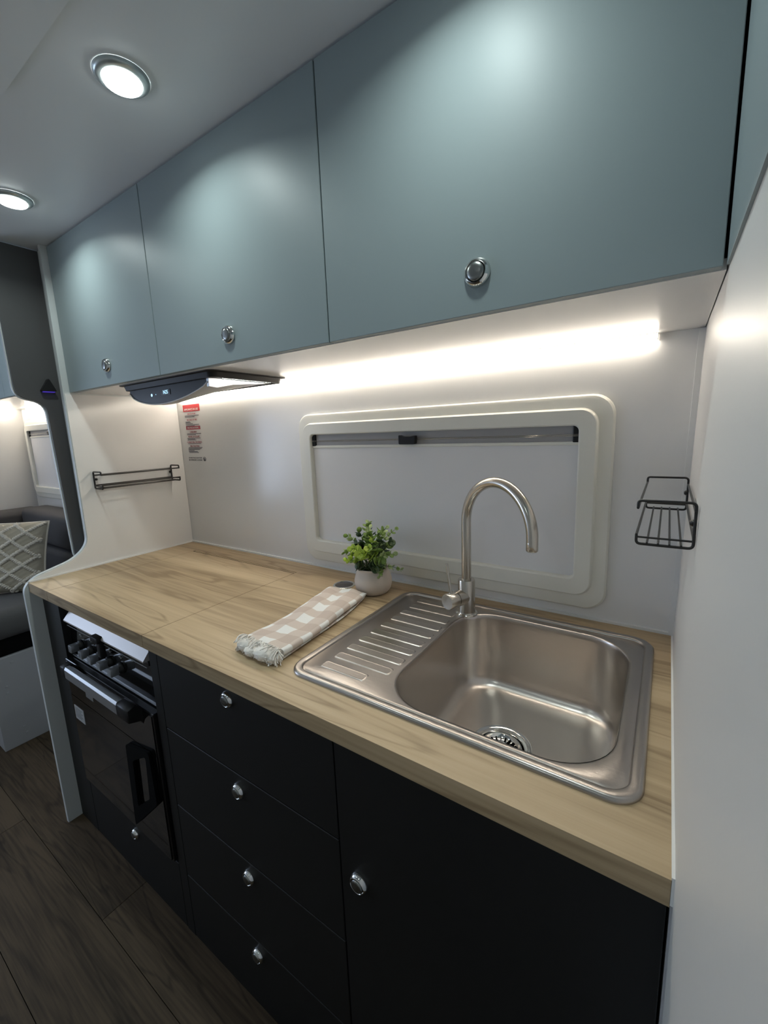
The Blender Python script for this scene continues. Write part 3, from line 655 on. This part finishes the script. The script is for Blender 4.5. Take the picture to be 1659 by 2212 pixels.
# ================================================================ TOWEL
tw = thing('tea_towel', (-.72, -.32, .9), 'folded beige and white gingham tea towel with fringed end on the worktop', 'towel')
def towel(nm, z0, thick, wid, shrink, mname, seed):
    bm = nb(); uvl = bm.loops.layers.uv.new('UVMap'); NU, NV = 64, 90; rows = []
    rn = random.Random(seed)
    for j in range(NV + 1):
        t = j / NV
        a = Vector((-.700, -.492, 0)).lerp(Vector((-.742, -.160, 0)), t); a.x += .010 * math.sin(math.pi * t)
        d = Vector((-.040, .345, 0)).normalized(); s = Vector((d.y, -d.x, 0))
        hw = (wid + .004 * math.sin(7 * t + seed)) / 2 * (1 - shrink); th_ = thick * (1 + .12 * math.sin(9 * t + 1 + seed))
        endf = 1.0
        if t > .965: endf = math.sqrt(max(0.02, 1 - ((t - .965) / .037) ** 2))
        if t < .02: endf = .93
        row = []
        for i in range(NU):
            q = 2 * math.pi * i / NU; cx_, cz_ = math.cos(q), math.sin(q)
            X_ = math.copysign(abs(cx_) ** .55, cx_) * hw; Z_ = math.copysign(abs(cz_) ** .6, cz_) * th_ / 2
            if cz_ > 0: Z_ += .0022 * math.sin(X_ * 90 + t * 5 + seed) * cz_ + .0015 * math.sin(t * 33 + X_ * 60) * cz_ - .004 * math.exp(-((X_ + .003 - .01 * math.sin(4 * t)) / .010) ** 2) * cz_
            row.append((bm.verts.new(a + s * X_ * (.985 + .015 * endf) + Vector((0, 0, z0 + th_ / 2 * 1 + Z_ * endf))), X_ / .066 + .21, t * .352 / .066 + .12))
        rows.append(row)
    for j in range(NV):
        for i in range(NU):
            q = [rows[j][i], rows[j][(i + 1) % NU], rows[j + 1][(i + 1) % NU], rows[j + 1][i]]
            f = bm.faces.new([k[0] for k in q])
            for l, k in zip(f.loops, q): l[uvl].uv = (k[1], k[2])
    bm.faces.new([r[0] for r in rows[0]][::-1]); bm.faces.new([r[0] for r in rows[-1]])
    bmesh.ops.recalc_face_normals(bm, faces=bm.faces[:])
    return link(nm, bm, mname, tw, smooth=70)
towel('lower_fold', .9004, .008, .112, .0, 'gingham', 3.0)
towel('upper_fold', .9062, .020, .118, .0, 'gingham', 1.0)
rf = random.Random(5)
bm = nb()
for cx_, cy_, rx_, ry_, rz_ in ((-.738, -.497, .024, .016, .0125), (-.712, -.503, .018, .016, .0105), (-.676, -.503, .026, .017, .0130), (-.652, -.500, .014, .014, .010)):
    t = bmesh.new(); bmesh.ops.create_icosphere(t, subdivisions=4, radius=1)
    for v in t.verts:
        k_ = 1 + .07 * math.sin(v.co.x * 23 + v.co.z * 9) + .05 * math.sin(v.co.x * 51 + v.co.y * 17) + rf.uniform(-.03, .03); v.co *= k_
    merge(bm, t, Matrix.Translation((cx_, cy_, .9 + rz_ + .0015)) @ Matrix.Diagonal((rx_, ry_, rz_, 1)))
link('tuft', bm, 'fringe', tw, smooth=80, kind='stuff')
for nm, mname, cnt, xr in (('fringe', 'fringe', 420, None), ('inner_fringe', 'fringep', 60, 1)):
    bm = nb()
    for k in range(cnt):
        u_ = rf.uniform(-.058, .058) if not xr else rf.uniform(-.022, .004)
        zz = rf.uniform(.004, .028) if not xr else rf.uniform(.008, .022)
        p = Vector((-.700 + u_, -.486 + u_ * -.05, .9 + zz)); clump = math.sin(u_ * 170) * .010
        ln = rf.uniform(.018, .034) if not xr else .016
        pts = [p]; dirv = Vector((clump * 8 + rf.uniform(-.5, .5), -1, rf.uniform(-.1, .55))).normalized()
        for q in range(5):
            p = p + dirv * ln / 5; dirv = (dirv + Vector((rf.uniform(-.55, .55) + clump * 5, rf.uniform(-.1, .3), -.30))).normalized(); p.z = max(p.z, .9018); pts.append(p)
        tube(bm, pts, rf.uniform(.0008, .0014), 4)
    link(nm, bm, mname, tw, kind='stuff', smooth=60)

# ================================================================ DINETTE
oh = thing('dinette_cabinet', (-2.65, -.18, 1.53), 'teal overhead cupboard over the dinette, seen past the dark partition', 'cabinet')
link('carcass', box(nb(), XF + .002, -1.816, -.355, -.001, 1.565, ZC - .002), 'splash', oh)
for xa, xb in ((-2.38, -1.818), (-2.95, -2.382), (-3.515, -2.952)):
    link('door', box(nb(), xa, xb, -.373, -.356, 1.542, ZC - .005, bev=.0008, seg=1), 'teal', oh)
for (a, lab) in (((-3.36, -2.6, -.024, -.006, 1.549, 1.5645), 'short warm LED strip above the dinette window'), ((XF + .004, XF + .022, -.32, -.05, 1.549, 1.5645), 'short warm LED strip on the far end wall of the dinette')):
    t = thing('led_strip', ((a[0] + a[1]) / 2, (a[2] + a[3]) / 2, a[4]), lab, 'light strip')
    link('diffuser', box(nb(), *a, bev=.002, seg=1), 'led', t); link('channel', box(nb(), a[0] - .001, a[1] + .001, a[2] - .0005, a[3] + .001, a[5], a[5] + .0004), 'silver', t)
bn = thing('dinette_bench', (-2.95, -.3, 0), 'grey bench box under the dinette seats with screw caps on its end', 'bench')
link('box', box(nb(), XF + .003, -2.4, -.594, -.003, .0, .425, bev=.001, seg=1), 'box', bn)
link('recess', box(nb(), XF + .01, -2.42, -.57, -.01, .425, .50), 'gapb', bn)
for y, z in ((-.50, .352), (-.525, .275), (-.525, .243), (-.525, .05), (-.50, .02)): pass
for y, z in ((-.515, .395), (-.548, .292), (-.549, .262), (-.517, .078), (-.512, .045)):
    link('screw_cap', lathe(nb(), [(.0055, 0), (.005, .0012), (.0003, .0016)], (-2.4, y, z), (1, 0, 0), 12), 'box', bn, smooth=50)
sf = thing('dinette_sofa', (-2.9, -.3, .50), 'charcoal L-shaped dinette seat cushions with backrests along two walls', 'sofa')
def cushion(nm, x0, x1, y0, y1, z0, z1, m_, bev=.03, puff=.0):
    b = nb(); box(b, x0, x1, y0, y1, z0, z1, bev=bev, seg=4); link(nm, b, m_, sf, smooth=70)
cushion('seat_cushion', -2.985, -2.385, -.60, -.13, .50, .635, 'seatf', .05)
cushion('seat_cushion', XF + .12, -2.99, -.60, -.13, .50, .635, 'seatf', .05)
cushion('lower_backrest', XF + .12, -2.42, -.17, -.004, .585, .765, 'sofa', .035)
cushion('upper_backrest', -3.30, -2.42, -.16, -.004, .770, .965, 'sofa', .035)
cushion('upper_backrest', XF + .004, -3.305, -1.30, -.02, .770, .945, 'sofa', .035)
cushion('lower_backrest', XF + .004, -3.30, -1.30, -.02, .585, .765, 'sofa', .035)
cushion('seat_cushion', XF + .12, -2.9, -1.30, -.61, .50, .635, 'seatf', .05)
# scatter cushion
pw = thing('scatter_cushion', (-2.72, -.40, .635), 'cream knitted scatter cushion with raised diamond braiding on the grey seat', 'cushion')
def pillow():
    N_ = 60; W2 = .215
    Rm = Matrix.Translation((-2.75, -.455, .80)) @ Matrix.Rotation(math.radians(18), 4, 'Z') @ Matrix.Rotation(math.radians(14), 4, 'X')
    Rm = Matrix.Translation((-2.74, -.43, .80)) @ Matrix.Rotation(math.radians(52), 4, 'Z') @ Matrix.Rotation(math.radians(-16), 4, 'X') @ Matrix.Rotation(math.radians(4), 4, 'Y')
    def thick(u, v):
        return .075 * (max(0, (1 - u ** 4)) * max(0, (1 - v ** 4))) ** .55
    def outl(u, v):
        k = 1 - .05 * (1 - v * v); l = 1 - .05 * (1 - u * u); return Vector((u * W2 * k, 0, v * W2 * l * .82))
    for sgn, nm in ((-1, 'front_face'), (1, 'back_face')):
        b = nb(); g = []
        for j in range(N_ + 1):
            row = []
            for i in range(N_ + 1):
                u, v = i / N_ * 2 - 1, j / N_ * 2 - 1; p = outl(u, v); p.y = sgn * (thick(u, v) + (.0016 * math.sin(u * 150 + v * 45) if sgn < 0 and abs(u) < .98 and abs(v) < .98 else 0)); row.append(b.verts.new(p))
            g.append(row)
        for j in range(N_):
            for i in range(N_):
                b.faces.new((g[j][i], g[j][i + 1], g[j + 1][i + 1], g[j + 1][i]) if sgn < 0 else (g[j][i], g[j + 1][i], g[j + 1][i + 1], g[j][i + 1]))
        b.transform(Rm); link(nm, b, 'knit', pw, smooth=70)
    # braids : two families of diagonals made of little knots
    for fam in (1, -1):
        for k in range(-4, 5):
            b = nb(); cnt = 0
            c = k * .46
            s = -1.0
            while s <= 1.0:
                u = s; v = fam * s * 1.0 + c
                if abs(v) < .97 and abs(u) < .97:
                    p = outl(u, v); p.y = -(thick(u, v) + .002); q = Matrix.Translation(p) @ Matrix.Rotation(rf.uniform(-.5, .5) + fam * .6, 4, 'Y') @ Matrix.Diagonal((.0105, .0085, .0065, 1))
                    t = bmesh.new(); bmesh.ops.create_icosphere(t, subdivisions=1, radius=1); merge(b, t, q); cnt += 1
                s += .030
            if cnt > 3: b.transform(Rm); link('braid', b, 'braid', pw, smooth=80)
            else: b.free()
    b = nb(); pts = []
    for a0, a1 in (((-1, -1), (1, -1)), ((1, -1), (1, 1)), ((1, 1), (-1, 1)), ((-1, 1), (-1, -1))):
        for i in range(12): t = i / 12; pts.append(Rm @ outl(a0[0] + (a1[0] - a0[0]) * t, a0[1] + (a1[1] - a0[1]) * t))
    pts.append(pts[0]); tube(b, pts, .005, 6); link('piping', b, 'braid', pw, smooth=60)
pillow()
for o in bpy.data.objects:
    if '_o' in o: del o['_o']
